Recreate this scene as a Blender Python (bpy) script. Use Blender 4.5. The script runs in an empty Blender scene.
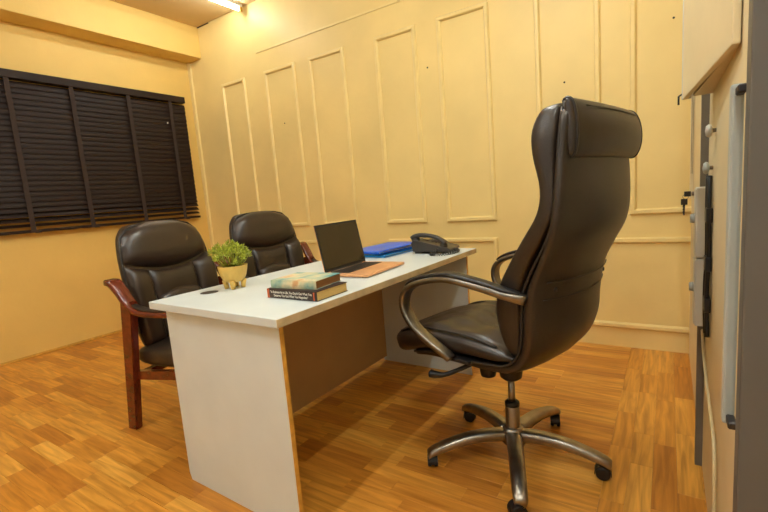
import bpy, bmesh, math, random
import numpy as np
from mathutils import Vector, Matrix
random.seed(7)
PI = math.pi
sc = bpy.context.scene
COL = sc.collection

# ------------------------------------------------------------------ camera
FPX, YAW, PITCH, ROLL, CH = 434.33, 0.5837, 0.1341, -0.0786, 1.0836
cam_d = bpy.data.cameras.new('camera')
cam = bpy.data.objects.new('camera', cam_d)
COL.objects.link(cam)
cam_d.sensor_fit = 'HORIZONTAL'
cam_d.sensor_width = 36.0
cam_d.lens = FPX / 768 * 36.0
cam_d.clip_start = 0.02
fw = Vector((-math.sin(YAW) * math.cos(PITCH), math.cos(YAW) * math.cos(PITCH), -math.sin(PITCH)))
r0 = Vector((math.cos(YAW), math.sin(YAW), 0))
u0 = r0.cross(fw)
rr = math.cos(ROLL) * r0 + math.sin(ROLL) * u0
uu = -math.sin(ROLL) * r0 + math.cos(ROLL) * u0
cam.matrix_world = Matrix(((rr.x, uu.x, -fw.x, 0), (rr.y, uu.y, -fw.y, 0), (rr.z, uu.z, -fw.z, CH), (0, 0, 0, 1)))
sc.camera = cam

# ------------------------------------------------------------------ world, exposure
world = bpy.data.worlds.new('world')
sc.world = world
world.use_nodes = True
world.node_tree.nodes['Background'].inputs[0].default_value = (1.0, 0.93, 0.8, 1)
world.node_tree.nodes['Background'].inputs[1].default_value = 0.3
sc.view_settings.view_transform = 'Standard'
sc.view_settings.look = 'None'
sc.view_settings.gamma = 1.0
sc.view_settings.use_curve_mapping = False
sc.view_settings.exposure = 0.0
TUBE_POWER = 198.0
TUBE_COLOR = (1.0, 1.12, 1.16)

# ------------------------------------------------------------------ materials
def srgb(r, g, b):
    f = lambda c: (c / 255 / 12.92) if c / 255 <= 0.04045 else ((c / 255 + 0.055) / 1.055) ** 2.4
    return (f(r), f(g), f(b), 1)

def mat(name, col, rough=0.5, metal=0.0, var=0.0, scale=20.0, bump=0.0, bscale=200.0, spec=0.5, stretch=None, coat=0.0):
    m = bpy.data.materials.new(name)
    m.use_nodes = True
    nt = m.node_tree
    b = nt.nodes['Principled BSDF']
    b.inputs['Base Color'].default_value = col
    b.inputs['Roughness'].default_value = rough
    b.inputs['Metallic'].default_value = metal
    b.inputs['Specular IOR Level'].default_value = spec
    b.inputs['Coat Weight'].default_value = coat
    b.inputs['Coat Roughness'].default_value = 0.15
    tc = nt.nodes.new('ShaderNodeTexCoord')
    vec = tc.outputs['Object']
    if stretch:
        mp = nt.nodes.new('ShaderNodeMapping')
        mp.inputs['Scale'].default_value = stretch
        nt.links.new(vec, mp.inputs[0])
        vec = mp.outputs[0]
    if var > 0:
        n = nt.nodes.new('ShaderNodeTexNoise')
        n.inputs['Scale'].default_value = scale
        n.inputs['Detail'].default_value = 6
        nt.links.new(vec, n.inputs['Vector'])
        cr = nt.nodes.new('ShaderNodeValToRGB')
        cr.color_ramp.elements[0].position = 0.3
        cr.color_ramp.elements[1].position = 0.72
        cr.color_ramp.elements[0].color = tuple(c * (1 - var) for c in col[:3]) + (1,)
        cr.color_ramp.elements[1].color = tuple(min(1, c * (1 + var * 0.6)) for c in col[:3]) + (1,)
        nt.links.new(n.outputs['Fac'], cr.inputs[0])
        nt.links.new(cr.outputs[0], b.inputs['Base Color'])
    if bump > 0:
        n2 = nt.nodes.new('ShaderNodeTexNoise')
        n2.inputs['Scale'].default_value = bscale
        n2.inputs['Detail'].default_value = 4
        nt.links.new(vec, n2.inputs['Vector'])
        bp = nt.nodes.new('ShaderNodeBump')
        bp.inputs['Strength'].default_value = bump
        bp.inputs['Distance'].default_value = 0.01
        nt.links.new(n2.outputs['Fac'], bp.inputs['Height'])
        nt.links.new(bp.outputs[0], b.inputs['Normal'])
    return m

M = {}
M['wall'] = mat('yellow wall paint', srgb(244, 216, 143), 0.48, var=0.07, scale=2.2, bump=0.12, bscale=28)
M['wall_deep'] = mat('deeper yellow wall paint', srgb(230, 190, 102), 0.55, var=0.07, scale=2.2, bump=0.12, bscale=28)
M['moulding'] = mat('moulding paint', srgb(245, 219, 149), 0.42, var=0.06, scale=8, bump=0.06, bscale=60)
M['ceil'] = mat('ceiling board', srgb(214, 184, 132), 0.8, var=0.06, scale=3)
M['blackgap'] = mat('dark seam filler', srgb(60, 45, 30), 0.9, var=0.3, scale=40)
M['blind'] = mat('dark walnut blind', srgb(38, 23, 14), 0.5, var=0.28, scale=14, stretch=(8, 1, 8), spec=0.25)
M['tape'] = mat('brown ladder tape', srgb(52, 37, 28), 0.85, var=0.2, scale=150)
M['desk'] = mat('white laminate', srgb(212, 218, 214), 0.38, var=0.05, scale=6, bump=0.03, bscale=300)
M['modesty'] = mat('tan laminate', srgb(188, 148, 94), 0.5, var=0.06, scale=6)
M['deskedge'] = mat('worn beige edging', srgb(204, 182, 140), 0.5, var=0.2, scale=18)
M['deskedge_y'] = mat('raw yellow board edge', srgb(214, 160, 62), 0.6, var=0.25, scale=30)
M['leather'] = mat('black leather', srgb(40, 29, 20), 0.36, var=0.25, scale=9, bump=0.10, bscale=260, spec=0.55)
M['leather2'] = mat('black leather visitor', srgb(46, 34, 25), 0.36, var=0.25, scale=9, bump=0.08, bscale=260, spec=0.55)
M['piping'] = mat('leather piping', srgb(34, 29, 25), 0.4, var=0.2, scale=60)
M['redwood'] = mat('red mahogany', srgb(104, 38, 17), 0.22, var=0.38, scale=9, stretch=(2, 18, 4), coat=0.4)
M['alu'] = mat('brushed aluminium', srgb(138, 132, 122), 0.34, 1.0, var=0.15, scale=40)
M['chrome'] = mat('scuffed chrome', srgb(160, 152, 140), 0.33, 1.0, var=0.2, scale=25)
M['black'] = mat('black plastic', srgb(22, 20, 19), 0.45, var=0.2, scale=60)
M['blackgloss'] = mat('glossy dark screen', srgb(28, 20, 17), 0.12, var=0.1, scale=5, spec=0.6)
M['copper'] = mat('rose gold aluminium', srgb(230, 172, 122), 0.38, 0.35, var=0.05, scale=80)
M['key'] = mat('dark key cap', srgb(40, 33, 30), 0.5, var=0.15, scale=80)
M['trackpad'] = mat('trackpad', srgb(220, 160, 110), 0.35, 0.35, var=0.04, scale=80)
M['pot'] = mat('yellow glazed ceramic', srgb(224, 184, 92), 0.4, var=0.12, scale=18)
M['leaf'] = mat('green leaf', srgb(168, 176, 52), 0.5, var=0.45, scale=55)
M['soil'] = mat('potting soil', srgb(70, 55, 30), 0.9, var=0.3, scale=80)
M['blue'] = mat('blue plastic folder', srgb(6, 92, 214), 0.3, var=0.2, scale=14)
M['cyan'] = mat('cyan plastic folder', srgb(2, 138, 206), 0.3, var=0.15, scale=14)
M['paper'] = mat('page block', srgb(214, 178, 104), 0.8, var=0.18, scale=30, stretch=(1, 1, 40))
M['oldpaper'] = mat('browned page block', srgb(140, 92, 42), 0.8, var=0.2, scale=30, stretch=(1, 1, 40))
M['cover_dark'] = mat('dark brown cover', srgb(52, 34, 28), 0.5, var=0.12, scale=40)
M['orange'] = mat('orange cover stripe', srgb(206, 92, 42), 0.5, var=0.1, scale=40)
M['text'] = mat('white lettering', srgb(236, 228, 210), 0.6, var=0.02, scale=40)
M['phone'] = mat('charcoal phone plastic', srgb(48, 43, 38), 0.4, var=0.15, scale=50)
M['beige_steel'] = mat('cream painted steel', srgb(224, 206, 164), 0.45, var=0.05, scale=6)
M['white_plastic'] = mat('white plastic housing', srgb(208, 204, 188), 0.4, var=0.04, scale=20)
M['grey_steel'] = mat('grey steel channel', srgb(112, 104, 92), 0.5, var=0.1, scale=20)
M['darkgrey'] = mat('dark grey door laminate', srgb(92, 87, 80), 0.55, var=0.08, scale=5)
M['paleblue'] = mat('pale grey pull bar', srgb(176, 180, 172), 0.35, var=0.05, scale=20)
M['creamcable'] = mat('cream cable', srgb(224, 206, 160), 0.5, var=0.05, scale=20)
M['mix_cover'] = None

def emis(name, col, s):
    m = bpy.data.materials.new(name)
    m.use_nodes = True
    b = m.node_tree.nodes['Principled BSDF']
    b.inputs['Base Color'].default_value = (0.9, 0.9, 0.9, 1)
    b.inputs['Emission Color'].default_value = tuple(col) + (1,)
    b.inputs['Emission Strength'].default_value = s
    return m
M['tube'] = emis('glowing tube', TUBE_COLOR, TUBE_POWER)
M['tube_weak'] = emis('weak glowing tube', TUBE_COLOR, TUBE_POWER * 0.22)
M['offwhite'] = mat('off-white paint', srgb(226, 224, 216), 0.7, var=0.04, scale=3)

def cover_mat():   # faded teal and cream illustrated cover
    m = bpy.data.materials.new('faded teal and cream cover')
    m.use_nodes = True
    nt = m.node_tree
    b = nt.nodes['Principled BSDF']
    b.inputs['Roughness'].default_value = 0.45
    tc = nt.nodes.new('ShaderNodeTexCoord')
    n = nt.nodes.new('ShaderNodeTexNoise')
    n.inputs['Scale'].default_value = 14
    n.inputs['Detail'].default_value = 3
    cr = nt.nodes.new('ShaderNodeValToRGB')
    e = cr.color_ramp.elements
    e[0].position = 0.36; e[0].color = srgb(96, 150, 150)
    e[1].position = 0.62; e[1].color = srgb(226, 206, 160)
    x = e.new(0.47); x.color = srgb(168, 184, 156)
    x = e.new(0.72); x.color = srgb(206, 150, 96)
    nt.links.new(tc.outputs['Object'], n.inputs['Vector'])
    nt.links.new(n.outputs['Fac'], cr.inputs[0])
    nt.links.new(cr.outputs[0], b.inputs['Base Color'])
    return m
M['mix_cover'] = cover_mat()

def wood_floor_mat():
    m = bpy.data.materials.new('strip wood floor')
    m.use_nodes = True
    nt = m.node_tree
    L = nt.links.new
    N = nt.nodes.new
    b = nt.nodes['Principled BSDF']
    b.inputs['Roughness'].default_value = 0.33
    b.inputs['Specular IOR Level'].default_value = 0.45
    oi = N('ShaderNodeObjectInfo'); ge = N('ShaderNodeNewGeometry')
    add = N('ShaderNodeMath'); add.operation = 'ADD'
    L(oi.outputs['Random'], add.inputs[0]); L(ge.outputs['Random Per Island'], add.inputs[1])
    fr = N('ShaderNodeMath'); fr.operation = 'FRACT'; L(add.outputs[0], fr.inputs[0])
    mul = N('ShaderNodeMath'); mul.operation = 'MULTIPLY'; mul.inputs[1].default_value = 57.0; L(fr.outputs[0], mul.inputs[0])
    comb = N('ShaderNodeCombineXYZ'); L(mul.outputs[0], comb.inputs[0]); L(mul.outputs[0], comb.inputs[1])
    tc = N('ShaderNodeTexCoord')
    va = N('ShaderNodeVectorMath'); va.operation = 'ADD'; L(tc.outputs['Object'], va.inputs[0]); L(comb.outputs[0], va.inputs[1])
    mp = N('ShaderNodeMapping'); mp.inputs['Scale'].default_value = (2.4, 30, 1); L(va.outputs[0], mp.inputs[0])
    n = N('ShaderNodeTexNoise'); n.inputs['Scale'].default_value = 1.6; n.inputs['Detail'].default_value = 7; n.inputs['Distortion'].default_value = 0.6
    L(mp.outputs[0], n.inputs['Vector'])
    base = N('ShaderNodeValToRGB')
    e = base.color_ramp.elements
    e[0].position = 0.0; e[0].color = srgb(190, 122, 44)
    e[1].position = 1.0; e[1].color = srgb(232, 172, 76)
    x = e.new(0.3); x.color = srgb(208, 140, 52)
    x = e.new(0.65); x.color = srgb(220, 155, 62)
    L(fr.outputs[0], base.inputs[0])
    gr = N('ShaderNodeValToRGB')
    gr.color_ramp.elements[0].position = 0.3; gr.color_ramp.elements[0].color = (0.66, 0.57, 0.46, 1)
    gr.color_ramp.elements[1].position = 0.66; gr.color_ramp.elements[1].color = (1.1, 1.1, 1.1, 1)
    L(n.outputs['Fac'], gr.inputs[0])
    mx = N('ShaderNodeMix'); mx.data_type = 'RGBA'; mx.blend_type = 'MULTIPLY'; mx.inputs[0].default_value = 1.0
    L(base.outputs[0], mx.inputs[6]); L(gr.outputs[0], mx.inputs[7])
    L(mx.outputs[2], b.inputs['Base Color'])
    rn = N('ShaderNodeMapRange'); rn.inputs[3].default_value = 0.26; rn.inputs[4].default_value = 0.42
    L(n.outputs['Fac'], rn.inputs[0]); L(rn.outputs[0], b.inputs['Roughness'])
    return m
M['floor'] = wood_floor_mat()
M['subfloor'] = mat('dark floor joint', srgb(120, 72, 28), 0.7, var=0.2, scale=30)

# ------------------------------------------------------------------ helpers
def link(name, me, material, parent=None, smooth=False):
    o = bpy.data.objects.new(name, me)
    COL.objects.link(o)
    if material is not None:
        me.materials.append(material)
    if smooth:
        for p in me.polygons:
            p.use_smooth = True
    if parent is not None:
        o.parent = parent
    return o

def from_bm(name, bm, material, parent=None, smooth=False):
    bmesh.ops.recalc_face_normals(bm, faces=bm.faces)
    me = bpy.data.meshes.new(name)
    bm.to_mesh(me)
    bm.free()
    return link(name, me, material, parent, smooth)

def tag(o, label=None, cat=None, group=None, kind=None):
    if label: o['label'] = label
    if cat: o['category'] = cat
    if group: o['group'] = group
    if kind: o['kind'] = kind
    return o

def empty(name, loc, rz=0.0, **k):
    o = bpy.data.objects.new(name, None)
    COL.objects.link(o)
    o.location = loc
    o.rotation_euler = (0, 0, rz)
    o.empty_display_size = 0.1
    return tag(o, **k)

def add_box(bm, lo, hi, mtx=None):
    x0, y0, z0 = lo; x1, y1, z1 = hi
    vs = [bm.verts.new(Vector(c) if mtx is None else mtx @ Vector(c)) for c in
          ((x0, y0, z0), (x1, y0, z0), (x1, y1, z0), (x0, y1, z0), (x0, y0, z1), (x1, y0, z1), (x1, y1, z1), (x0, y1, z1))]
    for f in ((0, 3, 2, 1), (4, 5, 6, 7), (0, 1, 5, 4), (1, 2, 6, 5), (2, 3, 7, 6), (3, 0, 4, 7)):
        bm.faces.new([vs[i] for i in f])
    return vs

def box(name, lo, hi, material, parent=None, bevel=0.0, seg=2, mtx=None):
    bm = bmesh.new()
    add_box(bm, lo, hi, mtx)
    if bevel > 0:
        bmesh.ops.bevel(bm, geom=bm.edges[:], offset=bevel, segments=seg, affect='EDGES', profile=0.6)
    return from_bm(name, bm, material, parent)

def prism(name, pts, h0, h1, material, parent=None, axis='z', bevel=0.0, smooth=False):
    """extrude 2D outline pts; axis z: (x,y); axis y: (x,z); axis x: (y,z)"""
    bm = bmesh.new()
    mk = {'z': lambda a, b, h: (a, b, h), 'y': lambda a, b, h: (a, h, b), 'x': lambda a, b, h: (h, a, b)}[axis]
    A = [bm.verts.new(mk(a, b, h0)) for a, b in pts]
    B = [bm.verts.new(mk(a, b, h1)) for a, b in pts]
    n = len(pts)
    bm.faces.new(A); bm.faces.new(B)
    for i in range(n):
        bm.faces.new((A[i], A[(i + 1) % n], B[(i + 1) % n], B[i]))
    bmesh.ops.recalc_face_normals(bm, faces=bm.faces)
    if bevel > 0:
        bmesh.ops.bevel(bm, geom=bm.edges[:], offset=bevel, segments=2, affect='EDGES', profile=0.6)
    return from_bm(name, bm, material, parent, smooth)

def loft_bm(bm, rings, cap=True, closed=False):
    R = [[bm.verts.new(tuple(p)) for p in ring] for ring in rings]
    n = len(R[0])
    m = len(R)
    for i in range(m if closed else m - 1):
        a, b = R[i], R[(i + 1) % m]
        for j in range(n):
            bm.faces.new((a[j], a[(j + 1) % n], b[(j + 1) % n], b[j]))
    if cap and not closed:
        bm.faces.new(R[0]); bm.faces.new(R[-1])

def loft(name, rings, material, parent=None, smooth=True, cap=True, closed=False):
    bm = bmesh.new()
    loft_bm(bm, rings, cap, closed)
    return from_bm(name, bm, material, parent, smooth)

def catmull(P, n=6):
    P = np.asarray(P, float)
    Q = np.vstack([2 * P[0] - P[1], P, 2 * P[-1] - P[-2]])
    out = []
    for i in range(len(P) - 1):
        p0, p1, p2, p3 = Q[i:i + 4]
        for k in range(n):
            t = k / n
            out.append(0.5 * (2 * p1 + (p2 - p0) * t + (2 * p0 - 5 * p1 + 4 * p2 - p3) * t * t + (3 * p1 - p0 - 3 * p2 + p3) * t ** 3))
    out.append(P[-1])
    return np.array(out)

def tube_rings(path, r, n=10):
    path = [Vector(p) for p in path]
    rings = []
    prev = None
    for i, p in enumerate(path):
        t = (path[min(i + 1, len(path) - 1)] - path[max(i - 1, 0)]).normalized()
        if prev is None:
            a = Vector((0, 0, 1)) if abs(t.z) < 0.9 else Vector((1, 0, 0))
            nrm = t.cross(a).normalized()
        else:
            nrm = (prev - t * prev.dot(t)).normalized()
        prev = nrm
        bn = t.cross(nrm)
        rad = r[i] if hasattr(r, '__len__') else r
        rings.append([p + (nrm * math.cos(2 * PI * k / n) + bn * math.sin(2 * PI * k / n)) * rad for k in range(n)])
    return rings

def tube(name, path, r, material, parent=None, n=10):
    return loft(name, tube_rings(path, r, n), material, parent)

def lathe(name, prof, material, parent=None, n=32, center=(0, 0)):
    rings = [[(center[0] + r * math.cos(2 * PI * k / n), center[1] + r * math.sin(2 * PI * k / n), z) for k in range(n)] for r, z in prof]
    return loft(name, rings, material, parent)

def se(a, e):
    c, s = math.cos(a), math.sin(a)
    return (math.copysign(abs(c) ** e, c), math.copysign(abs(s) ** e, s))

def cushion(name, stations, material, parent=None, n=36, e=0.45, bow=0.0, sub=5, xyz=lambda u, v, z: (u, v, z)):
    """loft of rounded sections. stations: (fu, fz, ru, rz, halfwidth); F is the front/top face line, R the rear/bottom."""
    S = catmull(stations, sub)
    rings = []
    m = len(S)
    for i, s in enumerate(S):
        F = np.array(s[0:2]); R = np.array(s[2:4]); w = s[4]; rb = s[5] if len(s) > 5 else 0.0
        mid = (F + R) / 2; h = (F - R) / 2
        ring = []
        for k in range(n):
            cx, cy = se(2 * PI * k / n, e)
            p = mid + h * cy + h / (np.linalg.norm(h) + 1e-9) * (-bow * (1 - cx * cx))
            if cy < 0:
                p = p - h / (np.linalg.norm(h) + 1e-9) * rb * (1 - cx * cx) * min(1.0, -cy * 1.6)
            ring.append(xyz(p[0], w * cx, p[1]))
        rings.append(ring)
    return loft(name, rings, material, parent)

def band_sweep(name, path, widths, thick, v0, material, parent=None, xyz=lambda u, v, z: (u, v, z), e=0.5, n=16, vs=None):
    """planar path (u,z); flat band with width along v and thickness in the plane"""
    P = np.array(path)
    rings = []
    for i in range(len(P)):
        t = P[min(i + 1, len(P) - 1)] - P[max(i - 1, 0)]
        t = t / np.linalg.norm(t)
        nrm = np.array([-t[1], t[0]])
        w = widths[i] if hasattr(widths, '__len__') else widths
        th = thick[i] if hasattr(thick, '__len__') else thick
        vv = vs[i] if vs is not None else v0
        ring = []
        for k in range(n):
            cx, cy = se(2 * PI * k / n, e)
            p = P[i] + nrm * th / 2 * cy
            ring.append(xyz(p[0], vv + w / 2 * cx, p[1]))
        rings.append(ring)
    return loft(name, rings, material, parent)

def patch(name, fn, na, nb, material, parent=None, thick=0.01):
    """height-field cushion panel: fn(a,b)->(x,y,z), a,b in 0..1"""
    bm = bmesh.new()
    G = [[bm.verts.new(fn(i / na, j / nb)) for j in range(nb + 1)] for i in range(na + 1)]
    for i in range(na):
        for j in range(nb):
            bm.faces.new((G[i][j], G[i + 1][j], G[i + 1][j + 1], G[i][j + 1]))
    return from_bm(name, bm, material, parent, True)

def text_mesh(name, body, size, mtx, material, parent, align='LEFT', sx=1.0):
    cu = bpy.data.curves.new(name, 'FONT')
    cu.body = body
    cu.size = size
    cu.align_x = align
    cu.align_y = 'CENTER'
    cu.extrude = 0.0001
    cu.offset = size * 0.018
    tmp = bpy.data.objects.new('tmp', cu)
    COL.objects.link(tmp)
    dg = bpy.context.evaluated_depsgraph_get()
    me = bpy.data.meshes.new_from_object(tmp.evaluated_get(dg))
    bpy.data.objects.remove(tmp)
    me.transform(mtx @ Matrix.Diagonal((sx, 1, 1, 1)))
    me.name = name
    me.materials.clear()
    return link(name, me, material, parent)

# ------------------------------------------------------------------ room shell
XL, YB, ZC, XR = -4.403, 3.094, 3.0, 0.115
XR2, YF, YD = 1.1, -1.8, 0.80
floor = box('floor', (XL - 0.1, YF - 0.1, -0.1), (XR2 + 0.1, YB + 0.1, -0.006), M['subfloor'])
tag(floor, 'wood strip floor in warm orange brown covering the whole office', 'floor', kind='structure')
wall_back = box('wall_back', (XL, YB, -0.006), (XR2 + 0.1, YB + 0.1, ZC + 0.02), M['wall'])
tag(wall_back, 'yellow wall with raised rectangular panel mouldings behind the desk', 'wall', kind='structure')
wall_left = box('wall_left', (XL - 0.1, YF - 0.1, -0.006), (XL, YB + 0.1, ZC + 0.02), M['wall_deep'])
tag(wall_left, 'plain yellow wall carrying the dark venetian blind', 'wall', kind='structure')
wall_right = box('wall_right', (XR, YD, -0.006), (XR + 0.12, YB, ZC + 0.02), M['beige_steel'])
tag(wall_right, 'pale beige side wall carrying white boxes and keys', 'wall', kind='structure')
o = box('wall_entrance', (XR2, YF, -0.006), (XR2 + 0.1, YB, ZC + 0.02), M['offwhite'])
tag(o, 'off-white wall of the entrance recess beside the camera', 'wall', kind='structure')
o = box('wall_front', (XL, YF - 0.1, -0.006), (XR2 + 0.1, YF, ZC + 0.02), M['offwhite'])
tag(o, 'off-white wall behind the camera', 'wall', kind='structure')
ceiling = box('ceiling', (XL - 0.1, YF - 0.1, ZC + 0.012), (XR2 + 0.1, YB + 0.1, ZC + 0.1), M['blackgap'])
tag(ceiling, 'pale boarded ceiling with dark seams above the desk', 'ceiling', kind='structure')
# ceiling boards
xs = [XL + 0.235, -3.44, -2.24, -1.04, 0.16, XR2]
ys = [YF, -0.50, 0.70, 1.90, YB - 0.004]
for i in range(len(xs) - 1):
    for j in range(len(ys) - 1):
        box('ceiling_board', (xs[i] + 0.004, ys[j] + 0.004, ZC), (xs[i + 1] - 0.004, ys[j + 1] - 0.004, ZC + 0.014), M['ceil'], ceiling, 0.002, 1)
box('seam_gap', (XL + 0.235, YB - 0.008, ZC - 0.006), (-3.98, YB - 0.0005, ZC + 0.002), M['blackgap'], ceiling)
# beam above blind
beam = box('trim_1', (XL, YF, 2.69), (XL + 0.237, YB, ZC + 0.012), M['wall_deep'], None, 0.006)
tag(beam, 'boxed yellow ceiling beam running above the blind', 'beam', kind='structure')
# corner cover strip
o = box('trim_2', (XL, YB - 0.022, 0.0), (XL + 0.05, YB, 2.69), M['moulding'], None, 0.006)
tag(o, 'narrow yellow cover strip in the room corner', 'trim', kind='structure')
o = box('baseboard_left', (XL, YF, 0.0), (XL + 0.006, YB - 0.03, 0.022), M['deskedge_y'], None, 0.002, 1)
tag(o, 'thin torn skirting edge along the window wall', 'baseboard', kind='structure')

# panel mouldings on the back wall
MW, MD = 0.034, 0.02
def mould_prof(w, d):   # across 0..w, out 0..d
    return [(0, 0), (0, d * 0.55), (w * 0.2, d), (w * 0.75, d), (w, d * 0.4), (w, 0)]
def mould_strip(parent, a, b, inward):
    """mitred strip from a to b (x,z) on the wall; inward = unit vector towards the inside of the frame"""
    bm = bmesh.new()
    d = (Vector(b) - Vector(a)).normalized()
    prof = mould_prof(MW, MD)
    rings = []
    for base, sgn in ((Vector(a), 1), (Vector(b), -1)):
        ring = []
        for w, h in prof:
            p = base + Vector(inward) * w + d * (sgn * w)
            ring.append((p.x, YB - h, p.y))
        rings.append(ring)
    loft_bm(bm, rings)
    return from_bm('moulding_strip', bm, M['moulding'], parent)
def frame(x0, x1, z0, z1, skip_right=False):
    f = bpy.data.objects.new('panel_frame', None)
    COL.objects.link(f)
    f.parent = wall_back
    mould_strip(f, (x0, z1), (x1, z1), (0, -1))
    mould_strip(f, (x0, z0), (x1, z0), (0, 1))
    mould_strip(f, (x0, z0), (x0, z1), (1, 0))
    if not skip_right:
        mould_strip(f, (x1, z0), (x1, z1), (-1, 0))
for x0, x1, z0, z1 in ((-3.885, -3.525, 0.88, 2.365), (-3.25, -2.85, 0.87, 2.36), (-2.68, -2.285, 0.865, 2.355),
                       (-1.975, -1.6, 0.86, 2.345), (-1.425, -1.035, 0.855, 2.345), (-0.735, -0.352, 0.86, 2.345)):
    frame(x0, x1, z0, z1)
frame(-0.195, 0.20, 0.858, 2.345, True)
frame(-3.885, -2.285, 0.145, 0.73)
frame(-1.975, -1.035, 0.14, 0.73)
frame(-0.735, 0.20, 0.13, 0.715, True)
bm = bmesh.new()
add_box(bm, (-3.33, YB - 0.007, 2.545), (0.11, YB, 2.563))
from_bm('batten', bm, M['moulding'], wall_back)
for px, pz in ((-2.30, 1.55), (-3.05, 1.85), (-1.52, 2.02), (-0.56, 1.72), (0.02, 1.95)):
    rings = tube_rings([(px, YB - 0.003, pz), (px, YB, pz)], 0.006, 8)
    loft('nail_hole', rings, M['blackgap'], wall_back, False)

# ------------------------------------------------------------------ floor strips
def plank_mesh(L, W):
    bm = bmesh.new()
    g, c, t = 0.0002, 0.0005, 0.006
    x, y = L / 2 - g, W / 2 - g
    rings = [[(-x, -y, -t), (x, -y, -t), (x, y, -t), (-x, y, -t)],
             [(-x, -y, -c), (x, -y, -c), (x, y, -c), (-x, y, -c)],
             [(-x + c, -y + c, 0), (x - c, -y + c, 0), (x - c, y - c, 0), (-x + c, y - c, 0)]]
    loft_bm(bm, rings)
    bmesh.ops.recalc_face_normals(bm, faces=bm.faces)
    me = bpy.data.meshes.new('floor_strip')
    bm.to_mesh(me)
    bm.free()
    me.materials.append(M['floor'])
    return me
PW = 0.0755
LENS = [0.24, 0.31, 0.36, 0.42]
PME = [plank_mesh(l, PW) for l in LENS]
XS = -0.19
spots = []
y = YB - PW / 2
while y > YF:
    x = XS
    first = True
    while x > XL:
        k = random.randrange(4)
        l = LENS[k]
        if first:
            x += random.choice([0.0, 0.0]); first = False
        spots.append((x - l / 2, y, k, 0.0))
        x -= l
    y -= PW
x = XS + PW / 2
while x < XR2:
    y = YB - (random.random() * 0.2 if x > XS + PW else 0)
    spots.append((x, YB - 0.0, 0, PI / 2)) if False else None
    y = YB
    while y > YF:
        k = random.randrange(4)
        spots.append((x, y - LENS[k] / 2, k, PI / 2))
        y -= LENS[k]
    x += PW
def in_view(s):
    d = Vector((s[0], s[1], -CH))
    z = d.dot(fw)
    if z < 0.2: return None
    px, py = 384 + FPX * d.dot(rr) / z, 256 - FPX * d.dot(uu) / z
    if not (-25 < px < 712 and 200 < py < 530): return None
    # hidden behind the desk end panel or under the chairs counts as seen; only the panel truly hides
    if 195 < px < 300 and py > 330: return None
    return d.length
vis = sorted([(in_view(s), i) for i, s in enumerate(spots) if in_view(s) is not None])
single = set(i for _, i in vis[:300])
rest = bmesh.new()
for i, (x, y, k, rz) in enumerate(spots):
    if i in single:
        o = bpy.data.objects.new('floor_strip', PME[k])
        COL.objects.link(o)
        o.location = (x, y, 0)
        o.rotation_euler = (0, 0, rz)
        o.parent = floor
    else:
        n0 = len(rest.verts)
        rest.from_mesh(PME[k])
        rest.verts.ensure_lookup_table()
        mt = Matrix.Translation((x, y, 0)) @ Matrix.Rotation(rz, 4, 'Z')
        for v in rest.verts[n0:]:
            v.co = mt @ v.co
o = from_bm('floor_strips', rest, M['floor'], floor)
o['kind'] = 'stuff'

# ------------------------------------------------------------------ ceiling tube lamps
def tube_lamp(x, y0, y1, label, glow='tube'):
    t = empty('tube_lamp', (x, (y0 + y1) / 2, ZC), 0, label=label, cat='lamp', group='ceiling tube lamps')
    h = (y1 - y0) / 2
    box('housing', (-0.022, -h, -0.03), (0.022, h, 0.0), M['white_plastic'], t, 0.004)
    tube('tube', [(0, -h + 0.035, -0.05), (0, h - 0.035, -0.05)], 0.014, M[glow], t, 14)
    for s in (-1, 1):
        box('end_cap', (-0.018, s * h - 0.03 if s > 0 else -h, -0.068), (0.018, h if s > 0 else -h + 0.03, -0.028), M['deskedge_y'], t, 0.004)
    return t
tube_lamp(-3.42, 1.83, 3.05, 'glowing white tube lamp on the ceiling meeting the panelled wall', 'tube_weak')
tube_lamp(-2.0, -1.2, 0.02, 'glowing white tube lamp on the ceiling in front of the desk end')
tube_lamp(-0.9, 0.95, 2.17, 'glowing white tube lamp on the ceiling above the swivel chair')
tube_lamp(0.0, -0.8, 0.42, 'glowing white tube lamp on the ceiling over the entrance recess')

# ------------------------------------------------------------------ venetian blind
bl = empty('venetian_blind', (XL, 1.74, 1.02), 0, label='dark brown wooden venetian blind hanging on the yellow wall', cat='blind')
Y0, Y1 = -1.15, 1.20   # local along y
box('headrail', (0.02, Y0, 1.215), (0.095, Y1 - 0.01, 1.278), M['blind'], bl, 0.004)
def slat_mesh(W):
    bm = bmesh.new()
    n = 4
    top, bot = [], []
    for i in range(n + 1):
        a = (i / n - 0.5)
        xx = a * W; zz = 0.0035 * (1 - 4 * a * a)
        top.append((xx, zz)); bot.append((xx, zz - 0.0028))
    ring = top + bot[::-1]
    loft_bm(bm, [[(a, Y0, b) for a, b in ring], [(a, Y1, b) for a, b in ring]])
    bmesh.ops.recalc_face_normals(bm, faces=bm.faces)
    me = bpy.data.meshes.new('slat')
    bm.to_mesh(me); bm.free()
    me.materials.append(M['blind'])
    return me
sm = slat_mesh(0.05)
NS = 27
zz = 1.195
for i in range(NS):
    o = bpy.data.objects.new('slat', sm)
    COL.objects.link(o)
    o.parent = bl
    ang = math.radians({NS - 5: 70, NS - 4: 62, NS - 3: 52, NS - 2: 40, NS - 1: 26}.get(i, 77) + random.uniform(-2, 2))
    o.location = (0.055, 0, 0.04 + (1.20 - 0.04) * (1 - (i + 0.5) / NS))
    o.rotation_euler = (random.uniform(-0.0012, 0.0012), ang, 0)
box('bottom_rail', (0.03, Y0, 0.0), (0.08, Y1 + 0.004, 0.024), M['blind'], bl, 0.004)
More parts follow.
